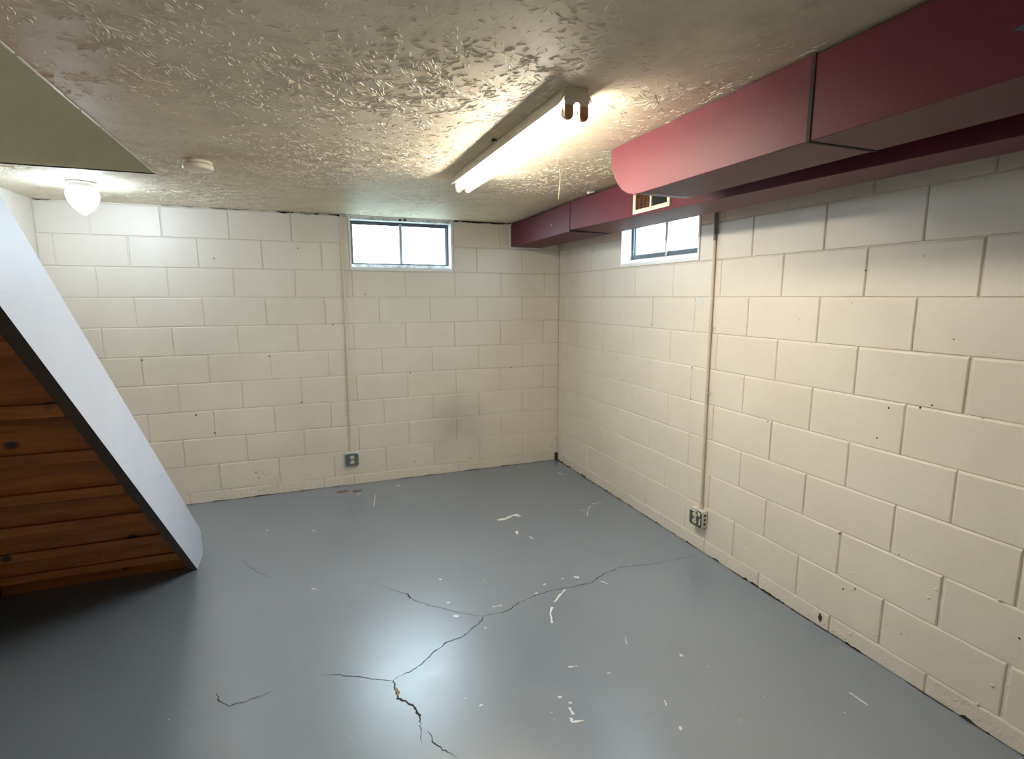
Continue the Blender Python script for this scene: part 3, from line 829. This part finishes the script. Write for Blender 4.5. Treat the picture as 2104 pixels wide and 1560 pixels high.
# ================================================================ CONDUITS AND OUTLETS
def conduit(put, u0, u1, ztop, zbot, straps, label, dark_above, mat):
    r = .0088
    root = thing('conduit_pipe', put(u0, 0, zbot), label, 'pipe', 'conduits down the block walls')
    n = 14
    def pth(za, zb):
        out = []
        for i in range(n+1):
            z = za+(zb-za)*i/n; t = (ztop-z)/(ztop-zbot)
            out.append(put(u0+(u1-u0)*t+.0015*math.sin(z*4), -.0125-.002*math.sin(z*3), z))
        return out
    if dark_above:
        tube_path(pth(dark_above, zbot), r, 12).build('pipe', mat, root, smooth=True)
        tube_path(pth(ztop, dark_above), r*1.02, 12).build('pipe', M['pipe_dark'], root, smooth=True)['label'] = 'upper length coloured dark as duct shade'  # shade under the duct is put into this length's colour
    else:
        tube_path(pth(ztop, zbot), r, 12).build('pipe', mat, root, smooth=True)
    for zs in straps:
        t = (ztop-zs)/(ztop-zbot); uc = u0+(u1-u0)*t
        mb = MB(); k = 10; seg = []
        for i in range(k+1):
            a = PI*i/k; seg.append((uc+.0118*math.cos(a), -.0105-.0118*math.sin(a)))
        prof2 = [(uc+.032, -.0012)] + [(uc+.0125, -.0012)] + seg + [(uc-.0125, -.0012)]
        base = len(mb.v)
        for (uu, dd) in prof2:
            mb.v.append(put(uu, dd, zs-.008)); mb.v.append(put(uu, dd, zs+.008)); 
        for i in range(len(prof2)-1):
            b = 2*i; mb.f.append((b, b+1, b+3, b+2)); mb.mi.append(0)
        s = mb.build('strap', mat, root)
        sol = s.modifiers.new('s', 'SOLIDIFY'); sol.thickness = .0015
    adopt(root); return root
conduit(putB, 1.8335, 1.8440, ZC-.003, .300, (1.31, .62), 'thin conduit pipe beside the back window down to the blue grey outlet', None, M['pipe'])
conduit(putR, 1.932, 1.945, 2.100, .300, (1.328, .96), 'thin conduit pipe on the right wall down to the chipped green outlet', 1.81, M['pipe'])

def outlet(put, uc, zc, label, plate_mat, worn, side):
    root = thing('outlet_box', put(uc, 0, zc), label, 'electrical outlet', 'surface mounted outlets')
    w, h, dp = .0505, .050, .046
    def bx(mb, a, b, d0, d1, c, e):
        n = len(mb.v)
        for d in (d0, d1):
            for (p, q) in ((a, c), (b, c), (b, e), (a, e)): mb.v.append(put(p, d, q))
        for q in ((0,1,2,3),(7,6,5,4),(0,4,5,1),(1,5,6,2),(2,6,7,3),(3,7,4,0)):
            mb.f.append(tuple(n+i for i in q)); mb.mi.append(0)
    mb = MB(); bx(mb, uc-w, uc+w, -dp, -.0013, zc-h, zc+h); body = mb.build('box', M['box'], root, bevel=.006, smooth=True)
    # knockouts on both sides and below
    for s in (-1, 1):
        for zz in (-.026, 0, .026):
            mb = MB()
            pts = [(.0075*math.cos(2*PI*i/12)-dp/2, zc+zz+.0075*math.sin(2*PI*i/12)) for i in range(12)]
            n = len(mb.v); us = uc+s*w
            mb.v += [put(us+s*.0008, d, z) for d, z in pts] + [put(us-s*.0010, d, z) for d, z in pts]
            mb.f.append(tuple(range(12))); mb.f.append(tuple(reversed(range(12, 24))))
            for i in range(12): mb.f.append((i, (i+1) % 12, 12+(i+1) % 12, 12+i))
            mb.mi += [0]*14
            mb.build('knockout', M['dirt'] if worn else plate_mat, body)
    # raised cover: octagonal-cornered plate
    c = .010; pl = []
    for (a, b) in ((-w+c, -h), (w-c, -h), (w, -h+c), (w, h-c), (w-c, h), (-w+c, h), (-w, h-c), (-w, -h+c)): pl.append((uc+a*.985, zc+b*.985))
    mb = MB(); n = 8
    for k, (sc, d) in enumerate(((1, -dp-.0003), (1, -dp-.003), (.90, -dp-.008))):
        mb.v += [put(uc+(a-uc)*sc, d, zc+(b-zc)*sc) for a, b in pl]
    for k in range(2):
        for i in range(8): mb.f.append((k*8+i, k*8+(i+1) % 8, (k+1)*8+(i+1) % 8, (k+1)*8+i)); mb.mi.append(0)
    mb.f.append(tuple(range(16, 24))); mb.f.append(tuple(reversed(range(8)))); mb.mi += [0, 0]
    cover = mb.build('cover_plate', plate_mat, root); cover['label'] = 'dark cover plate'
    for s in (1, -1):
        zc2 = zc + s*.0195; uu = uc
        mb = MB(); k = 20; pts = []
        for i in range(k):
            a = 2*PI*i/k; pts.append((uu+.0165*math.cos(a), zc2+max(-.0138, min(.0138, .0165*math.sin(a)))))
        mb.v += [put(a, -dp-.0105, b) for a, b in pts] + [put(a, -dp-.007, b) for a, b in pts]
        mb.f.append(tuple(range(k))); mb.f.append(tuple(reversed(range(k, 2*k))))
        for i in range(k): mb.f.append((i, (i+1) % k, k+(i+1) % k, k+i))
        mb.mi += [0]*(k+2)
        rec = mb.build('receptacle', M['ivory'], root)
        for (du, dz, su, sz) in ((-.0065, .003, .0014, .0042), (.0065, .003, .0014, .0042), (0, -.0075, .0026, .0026)):
            mb = MB(); bx(mb, uu+du-su, uu+du+su, -dp-.0112, -dp-.010, zc2+dz-sz, zc2+dz+sz); mb.build('slot', M['slot'], rec)
    mb = MB(); pts = blob(uc, zc, .003, .003, 10, .05)
    mb.v += [put(a, -dp-.0092, b) for a, b in pts] + [put(a, -dp-.007, b) for a, b in pts]
    mb.f.append(tuple(range(10))); mb.f.append(tuple(reversed(range(10, 20))))
    for i in range(10): mb.f.append((i, (i+1) % 10, 10+(i+1) % 10, 10+i))
    mb.mi += [0]*12; mb.build('cover_screw', M['metal'], cover)
    # connector where the conduit enters
    mb = MB(); a0 = put(uc, -.0145, zc+h-.002); a1 = put(uc, -.0145, zc+h+.030)
    tube_path([a0, tuple((Vector(a0)+Vector(a1))/2), a1], [.0145, .0135, .0125], 14).build('connector', M['box'], root, smooth=True)
    if worn:   # paint left on the cover
        for (a, b, ra, rb) in ((side*.036, .034, .012, .014), (-.02, .044, .028, .006), (side*.042, -.01, .006, .02), (0.004, -.004, .006, .012)):
            mb = MB(); P = blob(uc+a, zc+b, ra, rb, 11, .4); n = 11
            mb.v += [put(p, -dp-.0093, q) for p, q in P] + [put(p, -dp-.006, q) for p, q in P]
            mb.f.append(tuple(range(n))); mb.f.append(tuple(reversed(range(n, 2*n))))
            for i in range(n): mb.f.append((i, (i+1) % n, n+(i+1) % n, n+i))
            mb.mi += [0]*(n+2); mb.build('paint_splash', M['box'], cover)
    adopt(root); return root
outlet(putB, 1.8395, .2230, 'square outlet box with blue grey cover low on the back wall', M['plate'], False, 1)
outlet(putR, 1.9440, .2150, 'square outlet box with paint-splashed green cover low on the right wall', M['plate2'], True, 1)

# ================================================================ SMALL THINGS
o = tube_path([(-.945, -1.90, ZC-.0012), (-.942, -1.900, 2.07), (-.946, -1.898, 2.02), (-.951, -1.90, 1.974)], [.0026, .0018, .0018, .0022], 6).build('hanging_string', M['string'], None)
o['label'] = 'short yellowed string hanging from the ceiling near the ducts'; o['category'] = 'string'
mb = tube_path([(-.90, -1.80, ZC-.0012), (-.88, -1.81, ZC-.006), (-.86, -1.815, ZC-.0035)], [.001, .0015, .001], 5)
mb = MB(); mb.prism([(-.545, 2.100), (-.505, 2.112), (-.500, 2.117), (-.548, 2.115)], 1, -1.47, -1.455)
o = mb.build('shim', M['white'], None, bevel=.002); o['label'] = 'small white shim wedged between low duct and ceiling'; o['category'] = 'shim'
